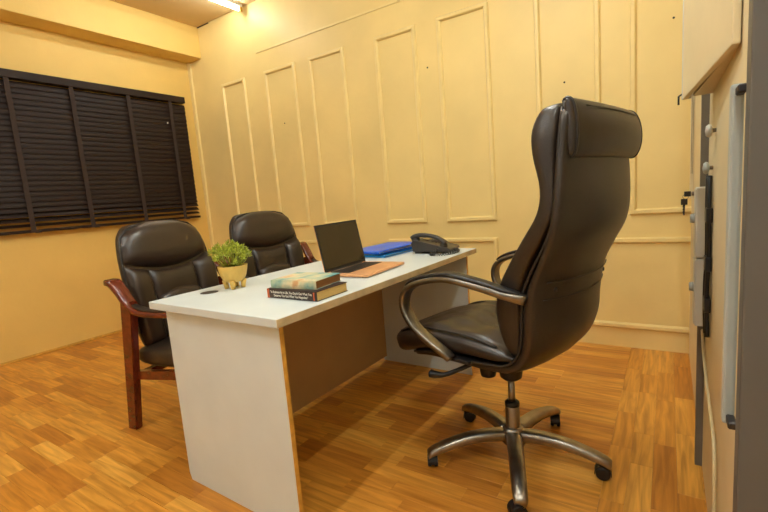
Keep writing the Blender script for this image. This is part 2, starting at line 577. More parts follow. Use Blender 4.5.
for yy in (1.02, 0.60, 0.12, -0.325, -0.80):
    box('ladder_tape', (0.0835, yy - 0.018, 0.0), (0.0855, yy + 0.018, 1.22), M['tape'], bl)
    box('tape_clip', (0.080, yy - 0.022 + 0.03, -0.004), (0.086, yy + 0.022 + 0.03, 0.02), M['tape'], bl, 0.002, 1)
box('cord_stop', (0.088, 0.955, 0.985), (0.094, 0.967, 1.0), M['text'], bl, 0.002, 1)

# ------------------------------------------------------------------ desk
DA = -0.025
def dpt(l, w, z):   # desk coordinates: l along length (from near end), w from user side toward visitors
    return (l, w, z)
desk = empty('desk', (-0.969, 0.862, 0), PI / 2 + DA, label='white laminate office desk with panel ends standing on the wood floor', cat='desk')
# local: +x = along length (away from camera), +y = towards the visitor chairs
DL, DW = 1.52, 0.732
top = box('tabletop', (0, 0, 0.722), (DL, DW, 0.75), M['desk'], desk, 0.0015, 1)
box('edge_band', (0.0005, -0.0016, 0.7225), (DL - 0.0005, 0.0002, 0.7485), M['deskedge'], top)
box('edge_band', (DL - 0.0002, 0.0, 0.7225), (DL + 0.0014, DW, 0.7485), M['deskedge'], top)
def end_panel(x0, x1, base_notch):
    pts = [(0.03, 0.0), (0.03, 0.7205), (DW - 0.062, 0.7205), (DW - 0.062, 0.03), (DW - 0.074, 0.0)]
    o = prism('end_panel', pts, x0, x1, M['desk'], desk, 'x')
    b = box('edge_band', (x0 + 0.001, 0.0285, 0.002), (x1 - 0.0005, 0.0302, 0.7215), M['deskedge_y'], o)
    return o
end_panel(0.03, 0.048, True)
end_panel(DL - 0.078, DL - 0.06, True)
box('modesty_panel', (0.048, DW - 0.095, 0.03), (DL - 0.078, DW - 0.078, 0.722), M['modesty'], desk, 0.001, 1)
g = lathe('cable_grommet', [(0.036, 0.7495), (0.036, 0.7503), (0.034, 0.7506), (0.02, 0.7506), (0.0005, 0.7506)], M['black'], desk, 28, center=(0.1975, 0.626))

# ------------------------------------------------------------------ executive chair
EH = (-0.514, 1.62)
ch = empty('swivel_chair', (EH[0], EH[1], 0), math.atan2(0.233, -0.972),
           label='high-backed black leather swivel chair with chrome arms and five-star base', cat='chair')
# local +x forward (towards desk). lateral: photo far side (v>0) is local -y
V = lambda u, v, z: (u, -v, z)
# rear / bottom shell
shell = [(-0.318, 1.290, -0.340, 1.294, 0.19, 0.0), (-0.322, 1.28, -0.362, 1.28, 0.245, 0.006), (-0.318, 1.19, -0.354, 1.19, 0.260, 0.014), (-0.312, 1.04, -0.35, 1.04, 0.283, 0.034),
         (-0.296, 0.94, -0.335, 0.945, 0.283, 0.045), (-0.262, 0.86, -0.302, 0.87, 0.272, 0.046), (-0.222, 0.78, -0.264, 0.79, 0.266, 0.052), (-0.2, 0.70, -0.246, 0.70, 0.264, 0.056),
         (-0.196, 0.62, -0.24, 0.615, 0.262, 0.052), (-0.178, 0.55, -0.216, 0.535, 0.258, 0.036), (-0.13, 0.508, -0.155, 0.475, 0.25, 0.016), (-0.05, 0.496, -0.055, 0.458, 0.245, 0.004),
         (0.08, 0.49, 0.08, 0.455, 0.24, 0), (0.2, 0.488, 0.2, 0.452, 0.235, 0), (0.29, 0.47, 0.285, 0.438, 0.225, 0), (0.33, 0.45, 0.318, 0.428, 0.19, 0)]
cushion('back_shell', shell, M['leather'], ch, 44, 0.4, 0.0, 4, V)
backc = [(-0.29, 1.302, -0.33, 1.306, 0.19), (-0.262, 1.294, -0.335, 1.300, 0.236), (-0.236, 1.24, -0.335, 1.24, 0.256), (-0.24, 1.17, -0.33, 1.17, 0.264), (-0.266, 1.07, -0.328, 1.07, 0.270),
         (-0.252, 0.997, -0.325, 1.0, 0.272), (-0.202, 0.922, -0.295, 0.935, 0.270), (-0.15, 0.842, -0.25, 0.86, 0.266), (-0.108, 0.765, -0.215, 0.78, 0.262),
         (-0.09, 0.69, -0.205, 0.69, 0.258), (-0.1, 0.62, -0.2, 0.61, 0.254), (-0.128, 0.56, -0.19, 0.545, 0.248), (-0.15, 0.53, -0.175, 0.52, 0.22)]
bc = cushion('back_cushion', backc, M['leather'], ch, 44, 0.36, 0.0, 4, V)
seatc = [(0.412, 0.495, 0.39, 0.455, 0.20), (0.396, 0.53, 0.36, 0.432, 0.242), (0.34, 0.553, 0.31, 0.448, 0.255), (0.21, 0.575, 0.2, 0.478, 0.256), (0.08, 0.576, 0.08, 0.485, 0.258), (0.0, 0.570, 0.0, 0.49, 0.258),
         (-0.1, 0.556, -0.1, 0.495, 0.256), (-0.165, 0.535, -0.16, 0.51, 0.24)]
seat = cushion('seat', seatc, M['leather'], ch, 40, 0.55, 0.0, 5, V)
# seat top pad with soft creases
def seat_pad(a, b):
    u = 0.335 - b * 0.46
    v = (a - 0.5) * 2
    w = 0.218
    base = np.interp(u, [-0.13, 0.0, 0.08, 0.21, 0.33], [0.549, 0.566, 0.572, 0.571, 0.548])
    ex = max(0, 1 - abs(v) ** 6); eb = max(0, 1 - abs(2 * b - 1) ** 8)
    cre = 0.004 * math.sin(14 * v + 5 * b) * math.sin(PI * b) + 0.006 * math.cos(9 * b * PI * 0.5 + 2.5 * v * v)
    h = (0.016 + cre) * (ex * eb) ** 0.6 - 0.004
    return V(u, v * w, base + h)
patch('seat_pad', seat_pad, 44, 40, M['leather'], ch)
# piping round the side edges (near and far)
for sgn in (-1, 1):
    P = catmull([(-0.335, 1.29), (-0.331, 1.19), (-0.326, 1.06), (-0.318, 0.99), (-0.29, 0.915), (-0.245, 0.835), (-0.21, 0.76), (-0.201, 0.69), (-0.196, 0.61), (-0.178, 0.545), (-0.13, 0.502), (-0.05, 0.49), (0.08, 0.482), (0.2, 0.478), (0.3, 0.455)], 4)
    wv = np.interp(np.arange(len(P)), [0, 4, 10, 16, 26, len(P) - 9, len(P) - 1], [0.238, 0.258, 0.271, 0.268, 0.257, 0.25, 0.225])
    tube('piping', [V(p[0], sgn * w, p[1]) for p, w in zip(P, wv)], 0.0052, M['piping'], bc, 8)
    P = catmull([(0.36, 0.535), (0.3, 0.558), (0.21, 0.572), (0.08, 0.574), (0.0, 0.569), (-0.09, 0.553)], 4)
    tube('piping', [V(p[0], sgn * 0.232, p[1] - 0.002) for p in P], 0.005, M['piping'], seat, 8)
# rear band seams
for zc_, du in ((0.79, -0.264), (0.735, -0.2515)):
    pts = []
    for i in range(25):
        v = -0.235 + 0.47 * i / 24
        pts.append(V(du - 0.0005 - 0.052 * (1 - (v / 0.265) ** 2), v, zc_ - 0.004 * (1 - (v / 0.235) ** 2)))
    tube('seam', pts, 0.0022, M['piping'], bc, 6)
for v in (-0.19, 0.19):
    loft('bolt', tube_rings([V(-0.255, v, 0.763), V(-0.2835, v, 0.763)], 0.008, 12), M['black'], ch)
# headrest roll
hr = []
poly = [(-0.316, 1.309), (-0.345, 1.314), (-0.376, 1.302), (-0.396, 1.265), (-0.402, 1.22), (-0.394, 1.18), (-0.376, 1.156), (-0.352, 1.155), (-0.335, 1.19), (-0.322, 1.25)]
poly = catmull(poly + poly[:1], 3)[:-1]
cpt = np.array([-0.365, 1.24])
for t, su, sz in ((-0.246, 0.16, 0.86), (-0.245, 0.26, 0.93), (-0.236, 0.40, 0.97), (-0.215, 0.58, 1.0), (-0.15, 0.86, 1.02), (-0.05, 1.02, 1.03), (0.06, 1.06, 1.03), (0.15, 1.02, 1.02), (0.215, 0.9, 1.0), (0.25, 0.78, 0.98), (0.262, 0.5, 0.92), (0.264, 0.3, 0.86)):
    hr.append([V(-0.354 + (p[0] + 0.354) * su, t, 1.235 + (p[1] - 1.235) * sz) for p in poly])
hd = loft('headrest', hr, M['leather'], ch)
for t, su in ((-0.236, 0.42), (0.24, 0.77)):
    tube('piping', [V(-0.354 + (p[0] + 0.354) * su, t, 1.235 + (p[1] - 1.235) * 0.98) for p in list(poly) + [poly[0]]], 0.0045, M['piping'], hd, 6)
tube('seam', [V(-0.385 - 0.004 * (1 - (v / 0.2) ** 2), v, 1.288 + 0.003 * (1 - (v / 0.2) ** 2)) for v in np.linspace(-0.2, 0.2, 15)], 0.002, M['piping'], hd, 6)
# arm rests
ap = catmull([(-0.222, 0.738), (-0.17, 0.752), (-0.089, 0.774), (0.029, 0.793), (0.135, 0.778), (0.215, 0.748), (0.248, 0.706), (0.245, 0.653), (0.205, 0.598), (0.15, 0.552), (0.095, 0.515), (0.07, 0.49)], 5)
na_ = len(ap)
for sgn in (-1, 1):
    wid = np.interp(np.arange(na_), [0, 8, 25, 35, na_ - 1], [0.04, 0.05, 0.052, 0.05, 0.042])
    th = np.interp(np.arange(na_), [0, 5, 25, 32, na_ - 1], [0.034, 0.026, 0.022, 0.024, 0.026])
    vs_ = np.interp(np.arange(na_), [0, 6, 14, 40, na_ - 1], [0.262, 0.29, 0.312, 0.312, 0.278]) * sgn
    arm = band_sweep('arm_rest', ap, wid, th, 0, M['alu'], ch, V, 0.5, 16, vs_)
    k0, k1 = 2, 27
    pad = ap[k0:k1] + np.array([0, 0.0])
    pp = []
    for i in range(len(pad)):
        t = pad[min(i + 1, len(pad) - 1)] - pad[max(i - 1, 0)]; t /= np.linalg.norm(t)
        nrm = np.array([-t[1], t[0]]); nrm = nrm if nrm[1] > 0 else -nrm
        pp.append(pad[i] + nrm * 0.0155)
    fade = np.sin(np.linspace(0.12, PI - 0.12, len(pp))) ** 0.35
    band_sweep('arm_pad', pp, 0.044 * fade, 0.014 * fade + 0.002, 0, M['black'], arm, V, 0.6, 14, vs_[k0:k1])
    # flat plate joining the arm to the seat side
    box('arm_bracket', (0.0, -0.02, -0.012), (0.12, 0.02, 0.0), M['black'], arm, 0.003, 2,
        Matrix.Translation(V(0.0, sgn * 0.255, 0.492)))
# mechanism
box('tilt_mechanism', (-0.055, -0.085, 0.41), (0.13, 0.085, 0.458), M['black'], ch, 0.014, 3)
lathe('column_socket', [(0.03, 0.335), (0.042, 0.345), (0.047, 0.38), (0.05, 0.44), (0.05, 0.45)], M['black'], ch, 24)
lathe('tension_knob', [(0.02, 0.318), (0.03, 0.323), (0.034, 0.345), (0.034, 0.40), (0.03, 0.42), (0.02, 0.43)], M['black'], ch, 20, center=V(0.105, 0, 0)[:2])
lev = catmull([V(0.04, -0.07, 0.435), V(0.07, -0.15, 0.43), V(0.11, -0.20, 0.41), V(0.15, -0.225, 0.392), V(0.19, -0.235, 0.386), V(0.215, -0.24, 0.388)], 4)
tube('tilt_lever', lev, list(np.interp(np.arange(len(lev)), [0, 12, 16, len(lev) - 2, len(lev) - 1], [0.008, 0.009, 0.015, 0.017, 0.008])), M['black'], ch, 12)
col = lathe('gas_column', [(0.0135, 0.20), (0.0135, 0.345)], M['chrome'], ch, 20)
lathe('column_sleeve', [(0.026, 0.07), (0.028, 0.10), (0.0275, 0.222), (0.025, 0.226)], M['chrome'], ch, 24)
lathe('column_collar', [(0.014, 0.222), (0.0285, 0.224), (0.0285, 0.238), (0.022, 0.244), (0.014, 0.245)], M['black'], ch, 24)
base = lathe('base_hub', [(0.032, 0.062), (0.045, 0.07), (0.047, 0.10), (0.04, 0.13), (0.03, 0.138), (0.026, 0.138)], M['chrome'], ch, 28)
ch_rot = math.atan2(0.233, -0.972)
for k in range(5):
    a = math.radians(2 + 72 * k) - ch_rot
    ca, sa = math.cos(a), math.sin(a)
    path = catmull([(0.03, 0.104), (0.11, 0.11), (0.2, 0.104), (0.28, 0.086), (0.33, 0.07), (0.352, 0.058)], 4)
    rings = []
    for i, (d, z) in enumerate(path):
        f = i / (len(path) - 1)
        w = 0.031 - 0.008 * f if f < 0.9 else 0.0238 - 0.05 * (f - 0.9)
        h = 0.024 - 0.008 * f
        rings.append([(ca * d - sa * w * se(2 * PI * j / 16, 0.7)[0], sa * d + ca * w * se(2 * PI * j / 16, 0.7)[0], z + h * se(2 * PI * j / 16, 0.8)[1]) for j in range(16)])
    loft('base_arm', rings, M['chrome'], ch)
    cx, cy = 0.335 * ca, 0.335 * sa
    ct = math.radians(20 + 97 * k)
    Rm = Matrix.Translation((cx, cy, 0)) @ Matrix.Rotation(ct, 4, 'Z')
    # caster: two wheels, hood, stem
    cas = lathe('caster', [(0.006, 0.03), (0.006, 0.062)], M['black'], ch, 10, center=(cx, cy))
    for s in (-1, 1):
        prof = [(0.004, 0.018 * s), (0.02, 0.02 * s), (0.0245, 0.018 * s), (0.0255, 0.012 * s), (0.0245, 0.006 * s), (0.004, 0.005 * s)]
        rings = [[tuple(Rm @ Vector((0.012 + r * math.cos(2 * PI * j / 20), yv, 0.0258 + r * math.sin(2 * PI * j / 20)))) for j in range(20)] for r, yv in prof]
        loft('wheel', rings, M['black'], cas)
    hood = []
    for j in range(9):
        an = math.radians(-10 + 200 * j / 8)
        c0 = Vector((0.012 + 0.029 * math.cos(an), 0, 0.0258 + 0.029 * math.sin(an)))
        c1 = Vector((0.012 + 0.0265 * math.cos(an), 0, 0.0258 + 0.0265 * math.sin(an)))
        hood.append([tuple(Rm @ (c0 + Vector((0, -0.019, 0)))), tuple(Rm @ (c0 + Vector((0, 0.019, 0)))), tuple(Rm @ (c1 + Vector((0, 0.019, 0)))), tuple(Rm @ (c1 + Vector((0, -0.019, 0))))])
    loft('hood', hood, M['black'], cas, False)

# ------------------------------------------------------------------ visitor chairs
def visitor_chair(loc, rz, label):
    t = empty('visitor_chair', loc, rz, label=label, cat='chair', group='visitor chairs facing the desk')
    # local +x forward, +y left. back line u(z)
    bu = lambda z: float(np.interp(z, [0.44, 0.6, 0.75, 0.9, 1.0, 1.07], [-0.30, -0.312, -0.33, -0.357, -0.38, -0.395]))
    bw = lambda z: float(np.interp(z, [0.40, 0.5, 0.62, 0.75, 0.88, 0.95, 1.0, 1.035, 1.06], [0.235, 0.262, 0.275, 0.28, 0.272, 0.262, 0.242, 0.212, 0.165]))
    # rear shell
    st = []
    for z in (0.40, 0.43, 0.52, 0.6, 0.7, 0.8, 0.9, 0.98, 1.02, 1.045, 1.06):
        k = 0.4 if z in (0.40, 1.06) else 1
        st.append((bu(z) + 0.012, z, bu(z) - 0.04 * k - 0.006, z + 0.012 * k, bw(z) * (0.985 if z < 1.06 else 0.9)))
    sh = cushion('back_shell', st, M['leather2'], t, 36, 0.45, 0.0, 3)
    pts = []
    zsl = np.linspace(0.5, 1.045, 14)
    loop = [(bu(z) + 0.008, bw(z) * 0.995, z) for z in zsl]
    topz = [(bu(1.062) + 0.006, bw(1.055) * f, 1.056 + 0.012 * (1 - f * f)) for f in (0.75, 0.35, 0, -0.35, -0.75)]
    loop = loop + topz + [(a, -b, c) for a, b, c in loop[::-1]]
    tube('piping', loop, 0.005, M['piping'], sh, 6)
    seam = lambda f: 0.865 - 0.058 * (1 - f * f) + 0.0 * f     # f=-1..1 across
    topc = lambda f: 1.072 - 0.05 * abs(f) ** 4
    def puff(x, p): return max(0.0, 1 - abs(2 * x - 1) ** p)
    def head(a, b):
        f = 2 * a - 1
        z = seam(f) + (topc(f) - seam(f)) * b
        w = bw(z) * 0.99
        h = 0.062 * (puff(a, 5) ** 0.55) * (puff(b, 3.2) ** 0.6)
        return (bu(z) + h, f * w, z + 0.012 * h / 0.06)
    patch('head_cushion', head, 36, 22, M['leather2'], t)
    zb = 0.42
    def lower(lo, hi, d, p=3.0):
        def fn(a, b):
            f = lo + (hi - lo) * a
            zt = seam(f)
            z = zb + (zt - zb) * b
            h = d * (puff(a, p) ** 0.5) * (puff(b, 7) ** 0.5)
            side = 0.028 * (f * f)
            return (bu(z) + h + side * (1 if abs(f) < 0.97 else 0.3) * puff(b, 8), f * bw(z) * 0.99, z)
        return fn
    patch('side_bolster', lower(0.52, 1.0, 0.045), 14, 28, M['leather2'], t)
    patch('side_bolster', lower(-1.0, -0.52, 0.045), 14, 28, M['leather2'], t)
    patch('back_cushion', lower(-0.53, 0.53, 0.04, 6), 22, 28, M['leather2'], t)
    def roll(a, b):
        f = (2 * a - 1) * 0.5
        z0 = 0.575; z1 = 0.70 - 0.03 * (2 * f) ** 2
        z = z0 + (z1 - z0) * b
        h = 0.033 + 0.038 * (puff(a, 6) ** 0.5) * (puff(b, 2.4) ** 0.6)
        if a in (0.0, 1.0) or b in (0.0, 1.0): h = 0.02
        return (bu(z) + h, f * bw(z), z)
    patch('lumbar_roll', roll, 20, 16, M['leather2'], t)
    # seat
    st = [(-0.348, 0.40, -0.338, 0.37, 0.23), (-0.325, 0.43, -0.318, 0.34, 0.278), (-0.2, 0.45, -0.2, 0.325, 0.292), (0.0, 0.46, 0.0, 0.33, 0.288), (0.14, 0.462, 0.14, 0.34, 0.276),
          (0.21, 0.45, 0.205, 0.345, 0.262), (0.245, 0.42, 0.235, 0.36, 0.235), (0.252, 0.40, 0.248, 0.385, 0.19)]
    s = cushion('seat', st, M['leather2'], t, 36, 0.45, 0.0, 4)
    # seat frame under
    box('seat_frame', (-0.2, -0.23, 0.318), (0.2, 0.23, 0.345), M['black'], t, 0.006)
    for sg in (-1, 1):
        yv = lambda x: sg * float(np.interp(x, [-0.4, -0.2, 0.0, 0.25], [0.338, 0.318, 0.302, 0.296]))
        P = catmull([(-0.366, 0.79), (-0.335, 0.783), (-0.298, 0.738), (-0.255, 0.674), (-0.2, 0.638), (-0.1, 0.628), (0.02, 0.628), (0.12, 0.62), (0.19, 0.59)], 4)
        wid = np.interp(np.arange(len(P)), [0, 3, 12, len(P) - 1], [0.06, 0.07, 0.06, 0.05])
        ar = band_sweep('arm_rest', P, wid, 0.03, 0, M['redwood'], t, e=0.35, n=16, vs=[yv(p[0]) for p in P])
        Q = P[14:28] + np.array([0, 0.019])
        band_sweep('arm_pad', Q, 0.046 * np.sin(np.linspace(0.2, PI - 0.2, len(Q))) ** 0.3, 0.014, 0, M['leather2'], ar, e=0.6, n=12, vs=[yv(p[0]) for p in Q])
        # legs: wide flat boards
        def board(name, p0, p1, w0, w1, th, y0, y1):
            bm = bmesh.new()
            r = []
            for (x, z), w, y in ((p0, w0, y0), (p1, w1, y1)):
                r.append([(x - w / 2, y - th / 2, z), (x + w / 2, y - th / 2, z), (x + w / 2, y + th / 2, z), (x - w / 2, y + th / 2, z)])
            loft_bm(bm, r)
            bmesh.ops.recalc_face_normals(bm, faces=bm.faces)
            bmesh.ops.bevel(bm, geom=bm.edges[:], offset=0.005, segments=2, affect='EDGES')
            return from_bm(name, bm, M['redwood'], t)
        board('leg', (-0.372, 0.0), (-0.272, 0.69), 0.062, 0.08, 0.038, sg * 0.318, sg * 0.318)
        board('leg', (0.215, 0.0), (0.185, 0.60), 0.055, 0.065, 0.034, sg * 0.296, sg * 0.296)
        bm = bmesh.new()
        add_box(bm, (-0.345, sg * 0.302 - 0.014, 0.27), (0.19, sg * 0.302 + 0.014, 0.315))
        for v in bm.verts:
            v.co.z += 0.05 * (v.co.x + 0.345) / 0.53
        from_bm('side_rail', bm, M['redwood'], t)
    for xr in (-0.27, 0.16):
        box('cross_rail', (xr - 0.02, -0.30, 0.29), (xr + 0.02, 0.30, 0.32), M['redwood'], t, 0.003, 1)
    t.scale = (1, 1, 0.983)
    return t
visitor_chair((-1.99, 1.405, 0), math.radians(9), 'black leather visitor chair with red wooden arms, nearer the camera')
visitor_chair((-2.05, 2.10, 0), math.radians(-4), 'black leather visitor chair with red wooden arms, farther from the camera')

# ------------------------------------------------------------------ things on the desk
DT = 0.7507
# books
def book(name, loc, rz, L, W, T, cover, pages, label, spine_extra=None):
    b = empty(name, loc, rz, label=label, cat='book', group='books stacked on the desk')
    # spine on local -y side; length along x
    ct = 0.002
    pgs = box('page_block', (0.002, ct, ct), (L - 0.002, W - 0.003, T - ct), pages, b)
    bm = bmesh.new()
    add_box(bm, (0, 0, 0), (L, W, ct)); add_box(bm, (0, 0, T - ct), (L, W, T)); 
    n = 8
    sp = []
    for i in range(n + 1):
        z = T * i / n
        sp.append((-0.002 * math.sin(PI * i / n), z))
    ring = [(0.002, 0)] + sp + [(0.002, T)]
    loft_bm(bm, [[(0, y_, z_) for y_, z_ in ring], [(L, y_, z_) for y_, z_ in ring]])
    c = from_bm('cover', bm, cover, b)
    return b, c
b1, c1 = book('book', (-1.235, 1.074, DT), math.radians(-0.5), 0.242, 0.168, 0.034, M['cover_dark'], M['paper'],
              'thick dark brown book with white spine lettering, bottom of the desk stack')
RX = Matrix.Rotation(PI / 2, 4, 'X')
text_mesh('spine_lettering', "\u201cIn Business As in Life, You Don\u2019t Get What You", 0.0122, Matrix.Translation((0.119, -0.0025, 0.0232)) @ RX, M['text'], c1, 'CENTER', 0.84)
text_mesh('spine_lettering', "Deserve, You Get What You Negotiate\u201d", 0.0122, Matrix.Translation((0.119, -0.0025, 0.0108)) @ RX, M['text'], c1, 'CENTER', 0.84)
box('cover_stripe', (-0.0004, -0.0024, 0.0002), (0.010, 0.002, 0.0338), M['orange'], c1)
box('cover_stripe', (0.228, -0.0024, 0.003), (0.233, 0.001, 0.031), M['orange'], c1)
b2, c2 = book('book', (-1.222, 1.083, DT + 0.0342), math.radians(5.0), 0.205, 0.155, 0.03, M['mix_cover'], M['oldpaper'],
              'faded teal and cream paperback, top of the desk stack')

# potted plant
pl = empty('potted_plant', (-1.547, 1.172, DT), 0.4, label='small green succulent in a yellow three-legged ceramic pot on the desk', cat='plant')
n = 60
prof = [(0.012, 0.026), (0.032, 0.028), (0.044, 0.038), (0.052, 0.055), (0.058, 0.078), (0.061, 0.095), (0.061, 0.098), (0.058, 0.098), (0.056, 0.09), (0.045, 0.086), (0.001, 0.086)]
rings = []
for r, z in prof:
    rings.append([((r + (0.0012 * math.cos(18 * 2 * PI * k / n) if z < 0.09 and r > 0.03 else 0)) * math.cos(2 * PI * k / n), (r + (0.0012 * math.cos(18 * 2 * PI * k / n) if z < 0.09 and r > 0.03 else 0)) * math.sin(2 * PI * k / n), z) for k in range(n)])
pot = loft('pot', rings, M['pot'], pl)
for k in range(4):
    a = 2 * PI * k / 4 + 0.3
    tube('pot_foot', [(0.038 * math.cos(a), 0.038 * math.sin(a), 0.036), (0.036 * math.cos(a), 0.036 * math.sin(a), 0.018), (0.034 * math.cos(a), 0.034 * math.sin(a), 0.0)], [0.013, 0.0105, 0.0085], M['pot'], pot, 12)
lathe('soil', [(0.055, 0.084), (0.05, 0.09), (0.001, 0.094)], M['soil'], pl, 24)
bm = bmesh.new()
def leaf(bm, p, d, up, L, W):
    d = d.normalized(); s = d.cross(up).normalized(); u_ = s.cross(d)
    pts = [p, p + d * L * 0.45 + s * W - u_ * 0.0 , p + d * L * 0.85 + s * W * 0.6 + u_ * L * 0.12, p + d * L + u_ * L * 0.2, p + d * L * 0.85 - s * W * 0.6 + u_ * L * 0.12, p + d * L * 0.45 - s * W, p + d * L * 0.5 - u_ * L * 0.16, p + d * L * 0.5 + u_ * L * 0.10]
    v = [bm.verts.new(q) for q in pts]
    for i in range(6):
        bm.faces.new((v[i], v[(i + 1) % 6], v[7]))
        bm.faces.new((v[(i + 1) % 6], v[i], v[6]))
def sprig(bm, p, axis, n):
    axis = axis.normalized()
    a = axis.orthogonal().normalized(); b_ = axis.cross(a)
    for k in range(n):
        an = 2.4 * k + random.random()
        f = k / n
        d = (a * math.cos(an) + b_ * math.sin(an)) * (1.1 - f * 0.7) + axis * (0.15 + f * 0.8)
        leaf(bm, p + axis * 0.014 * f, d, axis, random.uniform(0.014, 0.021), random.uniform(0.0035, 0.0052))
stems = bmesh.new()
for k in range(54):
    th = 2.4 * k
    r = 0.074 * math.sqrt((k + 0.5) / 54)
    z = 0.178 - 7.0 * r * r - random.uniform(0, 0.03)
    ex = 1.0 + 0.12 * math.cos(th - 2.7)
    p = Vector((r * ex * math.cos(th), r * ex * math.sin(th), z + random.uniform(-0.008, 0.01)))
    p.z += 0.02 * max(0, math.cos(th - 2.9)) * (r > 0.05)
    ax = Vector((p.x * 5, p.y * 5, 0.55)).normalized()
    sprig(bm, p, ax, 11)
    q = Vector((p.x * 0.35, p.y * 0.35, 0.088))
    loft_bm(stems, tube_rings([q, (p + q) / 2 + Vector((p.x, p.y, 0)) * 0.12, p], 0.0014, 5))
fo = from_bm('foliage', bm, M['leaf'], pl)
fo['kind'] = 'stuff'
so = from_bm('stems', stems, M['leaf'], pl, True)
so['kind'] = 'stuff'

# laptop
lp = empty('laptop', (-1.291, 1.625, DT), PI / 2 + 0.045, label='open rose gold laptop with dark screen standing on the desk', cat='laptop')
# local: +x along hinge (away from camera), +y towards visitors (back), -y towards user
LW, LDp = 0.168, 0.225
base = box('base', (-LW, -LDp, 0.003), (LW, 0.004, 0.015), M['copper'], lp, 0.004, 2)
kb = box('keyboard_deck', (-0.142, -0.112, 0.0149), (0.142, -0.012, 0.0155), M['key'], base)
km = None
for r in range(6):
    yk = -0.020 - r * 0.0168
    for k in range(14):
        xk = -0.133 + k * 0.0205
        if r == 5 and 4 <= k <= 8:
            if k > 4: continue
            box('key', (xk - 0.009, yk - 0.0075, 0.0154), (xk + 4 * 0.0205 + 0.009, yk + 0.0065, 0.0168), M['key'], base)
            continue
        if km is None:
            o = box('key', (-0.009, -0.007, 0), (0.009, 0.007, 0.0014), M['key'], base)
            km = o.data
        else:
            o = bpy.data.objects.new('key', km)
            COL.objects.link(o); o.parent = base
        o.location = (xk, yk, 0.0154)
box('trackpad', (-0.058, -0.208, 0.0149), (0.058, -0.124, 0.0153), M['trackpad'], base)
for s in (-1, 1):
    for yy in (-0.19, -0.01):
        lathe('rubber_foot', [(0.006, 0.0), (0.006, 0.004)], M['black'], base, 12, center=(s * 0.15, yy))
tl = math.radians(10.5)
Lm = Matrix.Translation((0, 0.0, 0.013)) @ Matrix.Rotation(-tl, 4, 'X')
lid = box('lid', (-LW, 0.0, 0.0), (LW, 0.005, 0.222), M['copper'], lp, 0.002, 2, Lm)
box('bezel', (-LW + 0.0003, -0.0006, 0.004), (LW - 0.0003, 0.002, 0.2218), M['black'], lid, 0, 1, Lm)
box('screen', (-LW + 0.011, -0.001, 0.018), (LW - 0.011, -0.0004, 0.212), M['blackgloss'], lid, 0, 1, Lm)
tube('hinge', [(-0.13, 0.001, 0.014), (0.13, 0.001, 0.014)], 0.005, M['key'], lid, 10)

# folders
def folder(loc, rz, material, label, w=0.34, d=0.24, lift=0.0):
    f = empty('folder', loc, rz, label=label, cat='folder', group='plastic folders on the desk')
    def leafmesh(name, z0, z1, bulge, par):
        bm = bmesh.new()
        nx, ny = 12, 8
        G = []
        for i in range(nx + 1):
            row = []
            for j in range(ny + 1):
                a, b_ = i / nx, j / ny
                z = z0 + (z1 - z0) * a + bulge * math.sin(PI * b_) * (0.3 + 0.7 * a) + 0.002 * math.sin(7 * a + 5 * b_)
                row.append((bm.verts.new((-w / 2 + w * a, -d / 2 + d * b_, z)), bm.verts.new((-w / 2 + w * a, -d / 2 + d * b_, z + 0.0012))))
            G.append(row)
        for s in (0, 1):
            for i in range(nx):
                for j in range(ny):
                    bm.faces.new((G[i][j][s], G[i + 1][j][s], G[i + 1][j + 1][s], G[i][j + 1][s]))
        for i in range(nx):
            for j in (0, ny):
                bm.faces.new((G[i][j][0], G[i + 1][j][0], G[i + 1][j][1], G[i][j][1]))
        for j in range(ny):
            for i in (0, nx):
                bm.faces.new((G[i][j][0], G[i][j + 1][0], G[i][j + 1][1], G[i][j][1]))
        return from_bm(name, bm, material, par, True)
    leafmesh('bottom_cover', 0.003, 0.003, 0.0, f)
    leafmesh('top_cover', 0.011, 0.016 + lift, 0.004, f)
    box('spine', (-w / 2 - 0.001, -d / 2, 0.0025), (-w / 2 + 0.001, d / 2, 0.0125), material, f)
    box('papers', (-w / 2 + 0.006, -d / 2 + 0.012, 0.004), (w / 2 - 0.02, d / 2 - 0.012, 0.010), M['text'], f)
    return f
folder((-1.41, 2.165, DT - 0.0008), PI / 2 - 0.10, M['cyan'], 'cyan blue plastic folder, underneath the darker blue one', 0.33, 0.24)
folder((-1.42, 2.155, DT + 0.0215), PI / 2 - 0.16, M['blue'], 'royal blue plastic folder lying on top of the cyan one', 0.34, 0.24, 0.008)

# telephone
ph = empty('telephone', (-1.12, 2.235, DT), 0.12, label='charcoal desk telephone with corded handset at the far desk end', cat='telephone')
# local +x towards the seated user (low end); handset on -y side
body = prism('body', [(-0.105, 0.012), (-0.115, 0.06), (-0.10, 0.078), (-0.085, 0.078), (0.10, 0.030), (0.118, 0.022), (0.118, 0.010)], -0.085, 0.095, M['phone'], ph, 'y', 0.005)
box('stand', (-0.10, -0.07, 0.0), (-0.055, 0.08, 0.03), M['phone'], ph, 0.004)
box('stand', (0.07, -0.07, 0.0), (0.10, 0.08, 0.02), M['phone'], ph, 0.004)
sl = math.atan2(0.048, 0.185)
Pm = Matrix.Translation((0.0, 0.0, 0.0568)) @ Matrix.Rotation(sl, 4, 'Y')
box('display', (-0.075, -0.015, 0.0), (-0.035, 0.08, 0.003), M['blackgloss'], ph, 0.001, 1, Pm)
for r in range(4):
    for c in range(3):
        box('button', (-0.02 + r * 0.022, -0.008 + c * 0.026, 0.0), (-0.006 + r * 0.022, 0.010 + c * 0.026, 0.004), M['key'], ph, 0.001, 1, Pm)
hs = catmull([(-0.115, 0.088), (-0.09, 0.100), (-0.04, 0.104), (0.02, 0.092), (0.06, 0.072), (0.085, 0.052)], 4)
